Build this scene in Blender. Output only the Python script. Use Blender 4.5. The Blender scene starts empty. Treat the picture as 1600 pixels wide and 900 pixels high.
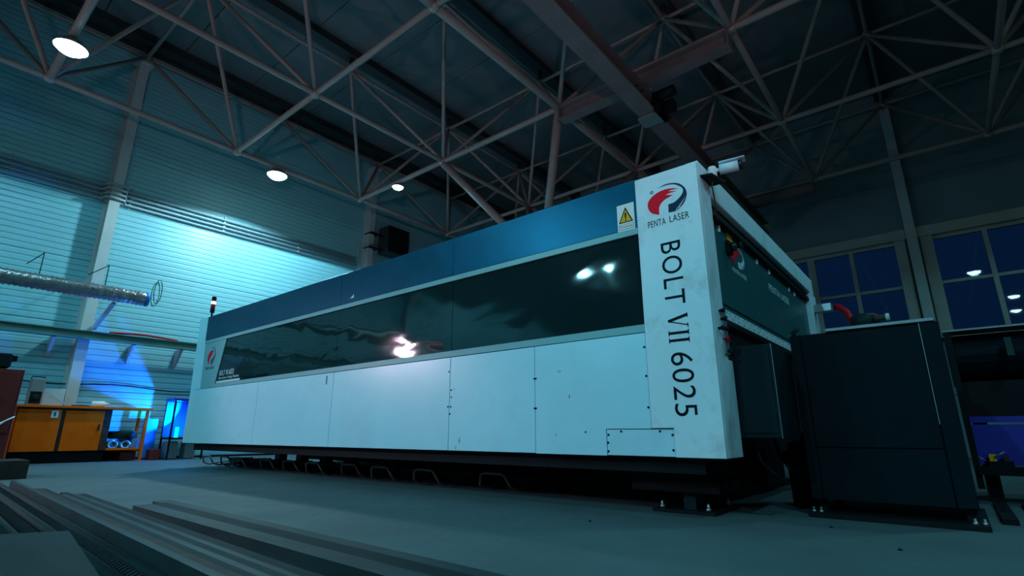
import bpy, bmesh, math, random
from mathutils import Vector, Matrix, Euler
random.seed(7)
PI = math.pi
R = math.radians
SC = bpy.context.scene
COL = SC.collection

# ------------------------------------------------------------------ camera, world, exposure
cam_data = bpy.data.cameras.new('camera')
cam_data.sensor_width = 36.0
cam_data.lens = 813.0 / 1600.0 * 36.0
cam_data.clip_start = 0.02
cam_data.clip_end = 200
cam = bpy.data.objects.new('camera', cam_data)
COL.objects.link(cam)
cam.location = (0, 0, 0.5)
cam.rotation_euler = (PI / 2 + 0.2723, 0, 0.688)
SC.camera = cam

world = bpy.data.worlds.new('night')
SC.world = world
world.use_nodes = True
world.node_tree.nodes['Background'].inputs[0].default_value = (0.05, 0.32, 1.0, 1)
world.node_tree.nodes['Background'].inputs[1].default_value = 0.03

SC.view_settings.view_transform = 'Standard'
SC.view_settings.look = 'None'
SC.view_settings.exposure = 0.0
SC.view_settings.gamma = 1.0
SC.view_settings.use_curve_mapping = False
SC.cycles.use_denoising = True
SC.cycles.use_adaptive_sampling = True
SC.cycles.adaptive_threshold = 0.02
SC.cycles.max_bounces = 8
SC.cycles.diffuse_bounces = 5
SC.cycles.sample_clamp_indirect = 4.0
SC.cycles.caustics_reflective = False
SC.cycles.caustics_refractive = False

LAMP_COL = (0.22, 0.80, 1.0)
LAMP_W = 560.0
FLOOD_W = 620.0
WARM_FILL_W = 520.0
BLUE_W = 300.0

# ------------------------------------------------------------------ materials
def mat(name, col, rough=0.6, metal=0.0, noise=0.0, scale=3.0, bump=0.0, bscale=30.0, spec=0.5,
        emit=None, estr=0.0, dirt=None, dirt_amt=0.0, dirt_scale=1.5, stretch=None, coat=0.0, rvar=0.0):
    m = bpy.data.materials.new(name)
    m.use_nodes = True
    nt = m.node_tree
    b = nt.nodes['Principled BSDF']
    b.inputs['Base Color'].default_value = (*col, 1)
    b.inputs['Roughness'].default_value = rough
    b.inputs['Metallic'].default_value = metal
    b.inputs['Specular IOR Level'].default_value = spec
    b.inputs['Coat Weight'].default_value = coat
    if emit:
        b.inputs['Emission Color'].default_value = (*emit, 1)
        b.inputs['Emission Strength'].default_value = estr
    if noise or bump or dirt or rvar:
        tc = nt.nodes.new('ShaderNodeTexCoord')
        mp = nt.nodes.new('ShaderNodeMapping')
        nt.links.new(tc.outputs['Object'], mp.inputs['Vector'])
        if stretch:
            mp.inputs['Scale'].default_value = stretch
    src = None
    if noise:
        n = nt.nodes.new('ShaderNodeTexNoise')
        n.inputs['Scale'].default_value = scale
        n.inputs['Detail'].default_value = 6
        n.inputs['Roughness'].default_value = 0.65
        nt.links.new(mp.outputs[0], n.inputs['Vector'])
        mr = nt.nodes.new('ShaderNodeMapRange')
        mr.inputs['From Min'].default_value = 0.3
        mr.inputs['From Max'].default_value = 0.7
        mr.inputs['To Min'].default_value = 1 - noise
        mr.inputs['To Max'].default_value = 1 + noise
        nt.links.new(n.outputs['Fac'], mr.inputs['Value'])
        mx = nt.nodes.new('ShaderNodeMix')
        mx.data_type = 'RGBA'
        mx.blend_type = 'MULTIPLY'
        mx.inputs[0].default_value = 1
        mx.inputs[6].default_value = (*col, 1)
        nt.links.new(mr.outputs[0], mx.inputs[7])
        src = mx.outputs[2]
    if dirt:
        n = nt.nodes.new('ShaderNodeTexNoise')
        n.inputs['Scale'].default_value = dirt_scale
        n.inputs['Detail'].default_value = 9
        n.inputs['Roughness'].default_value = 0.72
        nt.links.new(mp.outputs[0], n.inputs['Vector'])
        mr = nt.nodes.new('ShaderNodeMapRange')
        mr.inputs['From Min'].default_value = 0.52
        mr.inputs['From Max'].default_value = 0.75
        mr.inputs['To Min'].default_value = 0
        mr.inputs['To Max'].default_value = dirt_amt
        nt.links.new(n.outputs['Fac'], mr.inputs['Value'])
        mx = nt.nodes.new('ShaderNodeMix')
        mx.data_type = 'RGBA'
        nt.links.new(mr.outputs[0], mx.inputs[0])
        if src:
            nt.links.new(src, mx.inputs[6])
        else:
            mx.inputs[6].default_value = (*col, 1)
        mx.inputs[7].default_value = (*dirt, 1)
        src = mx.outputs[2]
    if src:
        nt.links.new(src, b.inputs['Base Color'])
    if rvar:
        n = nt.nodes.new('ShaderNodeTexNoise')
        n.inputs['Scale'].default_value = 2.5
        n.inputs['Detail'].default_value = 8
        nt.links.new(mp.outputs[0], n.inputs['Vector'])
        mr = nt.nodes.new('ShaderNodeMapRange')
        mr.inputs['To Min'].default_value = rough - rvar
        mr.inputs['To Max'].default_value = rough + rvar
        nt.links.new(n.outputs['Fac'], mr.inputs['Value'])
        nt.links.new(mr.outputs[0], b.inputs['Roughness'])
    if bump:
        n = nt.nodes.new('ShaderNodeTexNoise')
        n.inputs['Scale'].default_value = bscale
        n.inputs['Detail'].default_value = 4
        nt.links.new(mp.outputs[0], n.inputs['Vector'])
        bp = nt.nodes.new('ShaderNodeBump')
        bp.inputs['Strength'].default_value = bump
        bp.inputs['Distance'].default_value = 0.02
        nt.links.new(n.outputs['Fac'], bp.inputs['Height'])
        nt.links.new(bp.outputs[0], b.inputs['Normal'])
    return m

M = {}
M['concrete'] = mat('concrete_floor', (.068, .105, .112), .7, noise=.16, scale=1.3, bump=.25, bscale=14, dirt=(.07, .08, .08), dirt_amt=.5, dirt_scale=.9, rvar=.12)
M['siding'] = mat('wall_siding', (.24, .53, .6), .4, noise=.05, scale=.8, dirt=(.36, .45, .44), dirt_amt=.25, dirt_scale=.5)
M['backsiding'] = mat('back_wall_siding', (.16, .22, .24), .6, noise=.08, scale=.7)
M['joint'] = mat('joint_dark', (.06, .06, .06), .8)
M['column'] = mat('column_paint', (.5, .5, .5), .5, noise=.08, scale=2)
M['ceiling'] = mat('ceiling_slab', (.12, .145, .16), .85, noise=.12, scale=.7, bump=.15)
M['purlin'] = mat('purlin_dark', (.03, .035, .04), .6, noise=.1)
M['truss'] = mat('truss_paint', (.3, .225, .21), .5, spec=.3, noise=.12, scale=4, dirt=(.3, .14, .09), dirt_amt=.5, dirt_scale=3)
M['node'] = mat('truss_node', (.34, .27, .25), .5, metal=.3)
M['crane'] = mat('crane_paint', (.17, .125, .125), .6, spec=.25, noise=.15, scale=3)
M['white'] = mat('white_enamel', (.5, .78, .88), .3, spec=.8, noise=.035, scale=2.2, bump=.02, bscale=5, dirt=(.5, .5, .46), dirt_amt=.3, dirt_scale=1.6, rvar=.06)
M['white_col'] = mat('white_enamel_column', (.68, .8, .86), .36, noise=.04, scale=3, dirt=(.42, .3, .24), dirt_amt=.75, dirt_scale=2.6, rvar=.06)
M['blue'] = mat('blue_enamel', (.001, .07, .13), .34, metal=.5, spec=.15, noise=.12, scale=5, bump=.03, bscale=40, rvar=.06)
M['teal_grey'] = mat('grey_frame', (.2, .4, .42), .4, noise=.05)
M['teal_side'] = mat('teal_panel', (.01, .085, .09), .4, spec=.25, noise=.08)
M['dark_teal'] = mat('dark_teal_panel', (.004, .016, .02), .5, spec=.15, noise=.1)
M['cab'] = mat('cabinet_dark', (.002, .009, .013), .6, spec=.08, noise=.15, scale=3, bump=.05, bscale=60)
M['black'] = mat('black_matt', (.006, .007, .009), .6, spec=.15)
M['black_gloss'] = mat('black_gloss', (.01, .01, .012), .25)
M['frame'] = mat('machine_frame_dark', (.005, .008, .01), .6, spec=.12, noise=.2)
M['steel'] = mat('mill_steel', (.0045, .017, .019), .7, spec=.15, noise=.45, scale=7, dirt=(.07, .04, .03), dirt_amt=.5, dirt_scale=5, stretch=(.35, 1.4, 1), rvar=.1)
M['steel2'] = mat('mill_steel_light', (.008, .028, .031), .6, spec=.25, noise=.45, scale=9, dirt=(.08, .05, .04), dirt_amt=.5, dirt_scale=6, stretch=(.35, 1.4, 1), rvar=.1)
M['rust'] = mat('rusty_steel', (.06, .035, .03), .7, spec=.15, noise=.3, scale=8, dirt=(.08, .05, .05), dirt_amt=.6, dirt_scale=5)
M['galv'] = mat('galvanised', (.4, .42, .44), .35, metal=.7, noise=.12, scale=6)
M['duct'] = mat('duct_foil', (.35, .33, .34), .3, metal=.75, noise=.35, scale=12, bump=.6, bscale=22)
M['ink'] = mat('dark_ink', (.003, .008, .014), .5, spec=.08)
M['navy'] = mat('navy_ink', (.01, .035, .07), .45, spec=.08)
M['red'] = mat('red_ink', (.9, .008, .03), .45, spec=.08)
M['redpl'] = mat('red_plastic', (.5, .012, .015), .4, spec=.08)
M['yellow'] = mat('warning_yellow', (.9, .42, .02), .5, spec=.08)
M['paper'] = mat('paper_white', (.8, .8, .78), .6)
M['lblue'] = mat('light_print', (.55, .65, .68), .5)
M['orange'] = mat('orange_paint', (1.0, .125, .003), .45, spec=.08, noise=.18, scale=3, dirt=(.2, .07, .02), dirt_amt=.5, dirt_scale=3)
M['brown'] = mat('brown_wood', (.16, .022, .02), .6, spec=.1, noise=.2, scale=5, stretch=(1, 1, .2))
M['bluepl'] = mat('blue_panel', (.02, .2, .6), .45, noise=.1)
M['deepblue'] = mat('deep_blue_sheet', (.012, .02, .33), .4, noise=.08)
M['greybox'] = mat('grey_box', (.22, .21, .22), .6, noise=.15)
M['green'] = mat('green_beam', (.1, .2, .18), .5, noise=.15, scale=3)
M['wframe'] = mat('window_frame', (.44, .4, .36), .5, noise=.1)
M['blue_led'] = mat('blue_lamp', (0, 0, 0), .5, emit=(.0, .22, 1), estr=9)
M['cyan_led'] = mat('cyan_tube', (0, 0, 0), .5, emit=(.0, .5, 1), estr=14)
M['tower_white'] = mat('tower_lit', (.8, .8, .8), .5, emit=(.7, .9, 1), estr=2.2)
M['lens'] = mat('lamp_lens', (0, 0, 0), .5, emit=(.55, 1, 1), estr=30)
M['flood_lens'] = mat('flood_lens', (0, 0, 0), .5, emit=(1, .86, 1), estr=26)
M['conduit'] = mat('conduit_grey', (.3, .36, .4), .5)
M['rod'] = mat('handle_steel', (.1, .15, .16), .5)
M['foil'] = mat('bright_wire', (.75, .8, .8), .25, metal=.6)

def glass_mat():
    m = bpy.data.materials.new('window_glass')
    m.use_nodes = True
    nt = m.node_tree
    nt.nodes.clear()
    o = nt.nodes.new('ShaderNodeOutputMaterial')
    t = nt.nodes.new('ShaderNodeBsdfTransparent')
    t.inputs[0].default_value = (.8, .9, 1, 1)
    g = nt.nodes.new('ShaderNodeBsdfGlossy')
    g.inputs['Roughness'].default_value = .02
    f = nt.nodes.new('ShaderNodeFresnel')
    f.inputs[0].default_value = 1.5
    x = nt.nodes.new('ShaderNodeMixShader')
    nt.links.new(f.outputs[0], x.inputs[0])
    nt.links.new(t.outputs[0], x.inputs[1])
    nt.links.new(g.outputs[0], x.inputs[2])
    nt.links.new(x.outputs[0], o.inputs[0])
    return m
M['glass'] = glass_mat()

def smoked():
    m = mat('smoked_acrylic', (.006, .02, .022), .045, spec=.5)
    nt = m.node_tree
    b = nt.nodes['Principled BSDF']
    tc = nt.nodes.new('ShaderNodeTexCoord')
    mp = nt.nodes.new('ShaderNodeMapping')
    mp.inputs['Scale'].default_value = (1, 1, 1.6)
    n = nt.nodes.new('ShaderNodeTexNoise')
    n.inputs['Scale'].default_value = 1.5
    n.inputs['Detail'].default_value = 1.5
    n.inputs['Distortion'].default_value = .6
    bp = nt.nodes.new('ShaderNodeBump')
    bp.inputs['Strength'].default_value = .16
    bp.inputs['Distance'].default_value = .05
    nt.links.new(tc.outputs['Object'], mp.inputs[0])
    nt.links.new(mp.outputs[0], n.inputs['Vector'])
    nt.links.new(n.outputs['Fac'], bp.inputs['Height'])
    nt.links.new(bp.outputs[0], b.inputs['Normal'])
    return m
M['acrylic'] = smoked()

# ------------------------------------------------------------------ mesh helpers
class MB:
    def __init__(s):
        s.v = []; s.f = []; s.sm = []
    def add(s, vs, fs, smooth=False):
        o = len(s.v)
        s.v += [tuple(v) for v in vs]
        s.f += [tuple(i + o for i in f) for f in fs]
        s.sm += [smooth] * len(fs)
        return s
    def box(s, x0, x1, y0, y1, z0, z1):
        vs = [(x, y, z) for z in (z0, z1) for y in (y0, y1) for x in (x0, x1)]
        return s.add(vs, [(0, 2, 3, 1), (4, 5, 7, 6), (0, 1, 5, 4), (2, 6, 7, 3), (0, 4, 6, 2), (1, 3, 7, 5)])
    def prism(s, poly, fn, a, b):
        """poly: 2D points counter-clockwise; fn(u, v, w) -> 3D; extruded from w=a to w=b"""
        n = len(poly)
        vs = [fn(u, v, a) for u, v in poly] + [fn(u, v, b) for u, v in poly]
        fs = [tuple(range(n))[::-1], tuple(range(n, 2 * n))]
        fs += [(i, (i + 1) % n, n + (i + 1) % n, n + i) for i in range(n)]
        return s.add(vs, fs)
    def cyl(s, p, q, r, r2=None, n=12, caps=True):
        p = Vector(p); q = Vector(q)
        if r2 is None: r2 = r
        d = (q - p).normalized()
        a = d.orthogonal().normalized()
        b = d.cross(a)
        vs = []
        for c, rr in ((p, r), (q, r2)):
            for i in range(n):
                t = 2 * PI * i / n
                vs.append(c + (a * math.cos(t) + b * math.sin(t)) * rr)
        s.add(vs, [(i, (i + 1) % n, n + (i + 1) % n, n + i) for i in range(n)], True)
        if caps:
            s.add(vs, [tuple(range(n))[::-1], tuple(range(n, 2 * n))])
        return s
    def lathe(s, c, prof, n=20, axis='z', caps=True):
        c = Vector(c)
        vs = []
        for r, h in prof:
            for i in range(n):
                t = 2 * PI * i / n
                u, w = r * math.cos(t), r * math.sin(t)
                vs.append(c + (Vector((u, w, h)) if axis == 'z' else Vector((u, h, w)) if axis == 'y' else Vector((h, u, w))))
        fs = []
        for k in range(len(prof) - 1):
            for i in range(n):
                j = (i + 1) % n
                fs.append((k * n + i, k * n + j, (k + 1) * n + j, (k + 1) * n + i))
        s.add(vs, fs, True)
        if caps:
            m = len(prof) - 1
            s.add(vs, [tuple(range(n))[::-1], tuple(range(m * n, m * n + n))])
        return s
    def path(s, pts, r, n=8):
        pts = [Vector(p) for p in pts]
        vs = []
        prev = None
        for i, p in enumerate(pts):
            d = (pts[min(i + 1, len(pts) - 1)] - pts[max(i - 1, 0)]).normalized()
            if prev is None:
                a = d.orthogonal().normalized()
            else:
                a = (prev - d * prev.dot(d))
                a = a.normalized() if a.length > 1e-5 else d.orthogonal().normalized()
            prev = a
            b = d.cross(a)
            for k in range(n):
                t = 2 * PI * k / n
                vs.append(p + (a * math.cos(t) + b * math.sin(t)) * r)
        fs = []
        for i in range(len(pts) - 1):
            for k in range(n):
                j = (k + 1) % n
                fs.append((i * n + k, i * n + j, (i + 1) * n + j, (i + 1) * n + k))
        s.add(vs, fs, True)
        m = len(pts) - 1
        s.add(vs, [tuple(range(n))[::-1], tuple(range(m * n, m * n + n))])
        return s
    def mesh(s, name, bevel=0, org=(0, 0, 0)):
        me = bpy.data.meshes.new(name)
        o = Vector(org)
        me.from_pydata([tuple(Vector(v) - o) for v in s.v], [], s.f)
        me.polygons.foreach_set('use_smooth', s.sm)
        bm = bmesh.new()
        bm.from_mesh(me)
        bmesh.ops.remove_doubles(bm, verts=bm.verts, dist=1e-6)
        if bevel:
            es = [e for e in bm.edges if len(e.link_faces) == 2 and e.calc_face_angle(0) > .6]
            bmesh.ops.bevel(bm, geom=es, offset=bevel, segments=1, affect='EDGES')
        bmesh.ops.recalc_face_normals(bm, faces=bm.faces)
        bm.to_mesh(me)
        bm.free()
        return me
    def build(s, name, m, parent=None, org=None, bevel=0, label=None):
        if org is None:
            org = ORG.get(parent.name, (0, 0, 0)) if parent else (0, 0, 0)
        me = s.mesh(name, bevel, org)
        me.materials.append(M[m])
        o = bpy.data.objects.new(name, me)
        COL.objects.link(o)
        if parent:
            o.parent = parent
            ORG[o.name] = ORG.get(parent.name, (0, 0, 0))
        if label: o['label'] = label
        return o
ORG = {}

def thing(name, label, cat, loc=(0, 0, 0), group=None, kind=None):
    o = bpy.data.objects.new(name, None)
    o.empty_display_size = .1
    COL.objects.link(o)
    o.location = loc
    ORG[o.name] = tuple(loc)
    tag(o, label, cat, group, kind)
    return o

def tag(o, label=None, cat=None, group=None, kind=None):
    if label: o['label'] = label
    if cat: o['category'] = cat
    if group: o['group'] = group
    if kind: o['kind'] = kind
    return o

def solo(mb, name, m, label, cat, loc, group=None, bevel=0, kind=None):
    o = mb.build(name, m, None, org=loc, bevel=bevel)
    o.location = loc
    ORG[o.name] = tuple(loc)
    return tag(o, label, cat, group, kind)

def inst(name, me, parent, loc, rot=None, scale=None):
    """an object that shares mesh data; loc is relative to the parent's origin"""
    o = bpy.data.objects.new(name, me)
    COL.objects.link(o)
    o.parent = parent
    o.location = loc
    if rot is not None:
        o.rotation_mode = 'QUATERNION'
        o.rotation_quaternion = rot
    if scale: o.scale = scale
    return o

def copy_tree(o, parent=None):
    c = o.copy()
    COL.objects.link(c)
    c.parent = parent
    ORG[c.name] = ORG.get(o.name, (0, 0, 0))
    for ch in list(o.children):
        copy_tree(ch, c)
    return c

FX = lambda u, v, w: (w, u, v)      # polygon in the yz plane
FY = lambda u, v, w: (u, w, v)      # polygon in the xz plane
FZ = lambda u, v, w: (u, v, w)

def text_verts(s, offset=0.0, spacing=1.0):
    c = bpy.data.curves.new('text', 'FONT')
    c.body = s
    c.offset = offset
    c.space_character = spacing
    c.resolution_u = 4
    c.extrude = .5
    o = bpy.data.objects.new('text', c)
    COL.objects.link(o)
    dg = bpy.context.evaluated_depsgraph_get()
    me = bpy.data.meshes.new_from_object(o.evaluated_get(dg))
    vs = [v.co.copy() for v in me.vertices]
    fs = [tuple(p.vertices) for p in me.polygons]
    bpy.data.objects.remove(o)
    bpy.data.curves.remove(c)
    bpy.data.meshes.remove(me)
    x0 = min(v.x for v in vs); x1 = max(v.x for v in vs)
    y0 = min(v.y for v in vs); y1 = max(v.y for v in vs)
    return [((v.x - x0) / (x1 - x0), (v.y - y0) / (y1 - y0), v.z + .5) for v in vs], fs

def lettering(s, name, m, parent, fn, offset=0.0, spacing=1.0):
    """fn(u, v, w) maps the unit text box (w 0..1 = thickness) to 3D"""
    vs, fs = text_verts(s, offset, spacing)
    mb = MB()
    mb.add([fn(*v) for v in vs], fs)
    return mb.build(name, m, parent)

# ------------------------------------------------------------------ the hall
XL, XR, YB, YF = -12.75, 14.0, 15.15, -14.0
ZN_LO, ZN_HI, ZCEIL = 6.32, 8.52, 9.05
A = 3.1
LX = [-10.87 + A * i for i in range(7)]
LY = [.85 + A * j for j in range(-1, 5)]
UX = [-12.42 + A * i for i in range(8)]
UY = [-.7 + A * j for j in range(-1, 6)]

fl = MB().box(XL - .3, XR + .3, YF - .3, YB + .3, -.2, 0).build('floor', 'concrete')
fl['kind'] = 'structure'

# left wall, ribbed siding, one piece per bay and course
wl = MB().box(XL - .3, XL - .06, YF, YB, 0, 9.2).build('wall_left', 'joint')
wl['kind'] = 'structure'
def ribbed(length, h, n=11, d=.0035):
    """panel standing in the yz plane, face towards +x, from y=0..length, z=0..h"""
    prof = []
    p = h / n
    for k in range(n):
        z = k * p
        prof += [(.0, z + .002), (d, z + p * .18), (d, z + p * .78), (0, z + p * .96)]
    vs = []
    for x, z in prof:
        vs += [(x, 0, z), (x, length, z)]
    fs = [(2 * i, 2 * i + 1, 2 * i + 3, 2 * i + 2) for i in range(len(prof) - 1)]
    mb = MB()
    mb.add(vs, fs)
    mb.box(-.06, 0, 0, length, 0, h)
    return mb
COLY = [-13.1 + .0, -10.0, -3.8, 2.4, 8.6, 14.8]
pan = {}
for a, b in zip([YF] + COLY[1:], COLY[1:] + [YB]):
    L = round(b - a - .012, 3)
    if L < .1: continue
    if L not in pan:
        pan[L] = ribbed(L, 1.243).mesh('wall_panel')
        pan[L].materials.append(M['siding'])
    for k in range(8):
        z = -1.255 + .04 + 1.255 * (k + 0)
        if k == 0: z = .04 - 1.255 + 1.255
        z = .035 + 1.255 * k
        if z > 9: continue
        if z + 1.25 > 9.2:
            continue
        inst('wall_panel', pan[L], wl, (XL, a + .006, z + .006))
for y in COLY[1:]:
    c = MB().box(XL, XL + .24, y - .09, y + .09, 0, 8.45)
    c.box(XL + .0, XL + .012, y - .13, y - .09, 0, 8.45)
    c.build('wall_column', 'column', wl)
    MB().box(XL, XL + .3, y - .16, y + .16, 8.4, 8.44).build('column_cap', 'column', wl)

# back wall with the windows
wb = MB().box(XL, XR, YB + .12, YB + .3, 0, 2.55).box(XL, XR, YB + .12, YB + .3, 5.0, 9.2).build('wall_back', 'joint')
wb['kind'] = 'structure'
BCX = [-12.42, -6.22, -.02, 6.18, 12.38]
def plainpanel(x0, x1, z0, z1):
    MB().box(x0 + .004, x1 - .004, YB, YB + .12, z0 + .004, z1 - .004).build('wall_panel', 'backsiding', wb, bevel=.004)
for a, b in zip(BCX, BCX[1:] + [XR]):
    for z0, z1 in ((0, 1.3), (1.3, 2.6), (5.24, 6.5), (6.5, 7.75), (7.75, 9.2)):
        plainpanel(a, b, z0, z1)
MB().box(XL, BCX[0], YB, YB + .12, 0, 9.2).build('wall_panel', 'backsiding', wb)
for x in BCX:
    MB().box(x - .1, x + .1, YB - .24, YB, 0, 8.45).build('wall_column', 'column', wb)
    MB().box(x - .36, x - .15, YB - .1, YB + .3, 2.6, 5.24).build('window_post', 'wframe', wb)
    MB().box(x + .14, x + .37, YB - .1, YB + .3, 2.6, 5.24).build('window_post', 'wframe', wb)
    MB().box(x - .15, x + .14, YB - .02, YB + .3, 2.6, 5.24).build('wall_panel', 'backsiding', wb)
t = MB().box(XL + .5, XR, YB - .14, YB, 4.98, 5.22).build('trim_1', 'wframe'); t['kind'] = 'structure'
t = MB().box(XL + .5, XR, YB - .2, YB, 2.56, 2.66).build('trim_2', 'wframe'); t['kind'] = 'structure'
wn = 0
for a, b in zip(BCX, BCX[1:]):
    wn += 1
    x0, x1 = a + .37, b - .36
    win = MB().box(x0, x1, YB + .0, YB + .1, 4.9, 4.98).box(x0, x1, YB, YB + .1, 2.66, 2.74).build('window_%d' % wn, 'wframe')
    win['kind'] = 'structure'
    n = 6
    xs = [x0 + (x1 - x0) * k / n for k in range(n + 1)]
    for k in range(1, n):
        w = .085 if k % 2 == 0 else .045
        MB().box(xs[k] - w, xs[k] + w, YB - .01, YB + .1, 2.74, 4.9).build('mullion', 'wframe', win)
    for k in range(n):
        wa = 0 if k == 0 else (.085 if k % 2 == 0 else .045)
        wb_ = 0 if k == n - 1 else (.085 if (k + 1) % 2 == 0 else .045)
        MB().box(xs[k] + wa, xs[k + 1] - wb_, YB + .005, YB + .09, 3.81, 3.88).build('transom', 'wframe', win)
        for z0, z1 in ((2.74, 3.81), (3.88, 4.9)):
            MB().box(xs[k] + wa, xs[k + 1] - wb_, YB + .045, YB + .051, z0, z1).build('pane', 'glass', win)

# the two sides behind the camera
wr = MB().box(XR, XR + .3, YF, YB, 0, 9.2).build('wall_right', 'backsiding'); wr['kind'] = 'structure'
wf = MB().box(XL, XR, YF - .3, YF, 0, 9.2).build('wall_front', 'backsiding'); wf['kind'] = 'structure'

# ceiling: slabs between purlins
ce = MB().box(XL - .3, XR + .3, YF - .3, YB + .3, ZCEIL + .12, ZCEIL + .3).build('ceiling', 'joint')
ce['kind'] = 'structure'
sl = MB().box(.008, A - .008, .008, 1.542, 0, .12).mesh('ceiling_slab', .004)
sl.materials.append(M['ceiling'])
for i in range(-1, 9):
    for j in range(19):
        x = UX[0] + A * i
        y = YF + 1.55 * j
        if x < XL - .3 and i == -1:
            pass
        inst('ceiling_slab', sl, ce, (x, y, ZCEIL))
for x in UX:
    MB().box(x - .11, x + .11, YF, YB, ZCEIL - .2, ZCEIL - .003).box(x - .15, x + .15, YF, YB, ZCEIL - .22, ZCEIL - .2).build('purlin', 'purlin', ce)

# ------------------------------------------------------------------ roof truss (space frame)
TR = thing('roof_truss', 'beige tubular steel space frame truss spanning the hall under the ceiling', 'roof truss', (LX[0], LY[0], ZN_LO))
TORG = Vector(TR.location)
tube_me = {}
def tube(name, p, q, r, m='truss'):
    p = Vector(p); q = Vector(q)
    L = (q - p).length
    key = (name, r, m)
    if key not in tube_me:
        me = MB().cyl((0, 0, 0), (0, 0, 1), r, n=10).mesh(name)
        me.materials.append(M[m])
        tube_me[key] = me
    d = (q - p).normalized()
    return inst(name, tube_me[key], TR, p - TORG, Vector((0, 0, 1)).rotation_difference(d), (1, 1, L))
for i, x in enumerate(LX):
    for j, y in enumerate(LY):
        if i + 1 < len(LX):
            tube('bottom_chord', (x, y, ZN_LO), (LX[i + 1], y, ZN_LO), .058 if j % 2 else .05)
        if j + 1 < len(LY):
            tube('bottom_chord', (x, y, ZN_LO), (x, LY[j + 1], ZN_LO), .07 if i == 2 else .05)
        for dx in (-A / 2, A / 2):
            for dy in (-A / 2, A / 2):
                tube('diagonal', (x, y, ZN_LO), (x + dx, y + dy, ZN_HI), .04)
for i, x in enumerate(UX):
    for j, y in enumerate(UY):
        if i + 1 < len(UX):
            tube('top_chord', (x, y, ZN_HI), (UX[i + 1], y, ZN_HI), .038)
        if j + 1 < len(UY):
            tube('top_chord', (x, y, ZN_HI), (x, UY[j + 1], ZN_HI), .038)
nm = MB().lathe((0, 0, 0), [(.03, -.085), (.075, -.06), (.095, 0), (.075, .06), (.03, .085)], 10).mesh('node_joint')
nm.materials.append(M['node'])
for x in LX:
    for y in LY:
        inst('node_joint', nm, TR, Vector((x, y, ZN_LO)) - TORG)
pm = MB().cyl((0, 0, 0), (0, 0, ZCEIL - .22 - ZN_HI), .05, n=10).mesh('purlin_post')
pm.materials.append(M['purlin'])
for x in UX:
    for y in UY:
        inst('node_joint', nm, TR, Vector((x, y, ZN_HI)) - TORG)
        inst('purlin_post', pm, TR, Vector((x, y, ZN_HI)) - TORG)

# branching support column behind the machine
cx, cy = -6.22, 8.6
SCN = thing('support_column', 'pale steel column with four branching struts rising behind the blue machine top', 'column', (cx, cy, 0))
MB().cyl((cx, cy, 0.02), (cx, cy, 4.1), .17, n=20).build('shaft', 'truss', SCN)
MB().box(cx - .3, cx + .3, cy - .3, cy + .3, 0, .03).build('base_plate', 'steel', SCN)
MB().lathe((cx, cy, 4.05), [(.19, -.1), (.24, 0), (.2, .14)], 20).build('collar', 'node', SCN)
for dx in (-1.55, 1.55):
    for dy in (-1.55, 1.55):
        MB().cyl((cx + dx * .04, cy + dy * .04, 4.1), (cx + dx, cy + dy, ZN_LO - .05), .085, n=16).build('strut', 'truss', SCN)

# monorail crane beam and its cross beams
def ibeam_y(x, y0, y1, z0, h, w):
    mb = MB()
    mb.box(x - w / 2, x + w / 2, y0, y1, z0, z0 + .025)
    mb.box(x - w / 2, x + w / 2, y0, y1, z0 + h - .025, z0 + h)
    mb.box(x - .02, x + .02, y0, y1, z0 + .025, z0 + h - .025)
    return mb
CR = thing('monorail_crane_beam', 'long brownish steel monorail beam hung diagonally overhead below the roof truss', 'crane beam', (-3.12, .0, 5.72))
ibeam_y(-3.12, -4.5, 14.6, 5.72, .3, .3).build('rail', 'crane', CR)
for y in (.85, 3.95 + 3.1, 13.25):
    mb = MB()
    mb.box(-4.6, -1.62, y - .11, y + .11, 6.0, 6.02).box(-4.6, -1.62, y - .11, y + .11, 6.24, 6.26).box(-4.6, -1.62, y - .015, y + .015, 6.02, 6.24)
    mb.box(-4.62, -4.6, y - .11, y + .11, 6.0, 6.26).box(-1.62, -1.6, y - .11, y + .11, 6.0, 6.3)
    mb.build('cross_beam', 'crane', CR)
    for dy in (-.09, .09):
        MB().box(-3.2, -3.04, y + dy - .015, y + dy + .015, 5.99, 6.03).build('hanger_clamp', 'steel', CR)
HO = thing('hoist_trolley', 'dark electric hoist trolley hanging on the overhead monorail beam', 'hoist', (-3.0, 7.6, 5.72))
MB().box(-3.3, -2.9, 7.42, 7.72, 5.66, 5.71).build('trolley_plate', 'galv', HO)
MB().cyl((-2.93, 7.35, 5.92), (-2.6, 7.35, 5.92), .09, n=14).build('motor', 'black', HO)
for y in (7.45, 7.69):
    for x in (-3.22, -3.02):
        MB().cyl((x - .03, y, 5.79), (x + .03, y, 5.79), .045, n=12).build('wheel', 'steel', HO)
MB().box(-2.96, -2.9, 7.3, 7.75, 5.66, 6.0).build('side_plate', 'black', HO)
MB().box(-2.86, -2.7, 7.5, 7.66, 5.72, 5.9).build('gearbox', 'black', HO)

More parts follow.
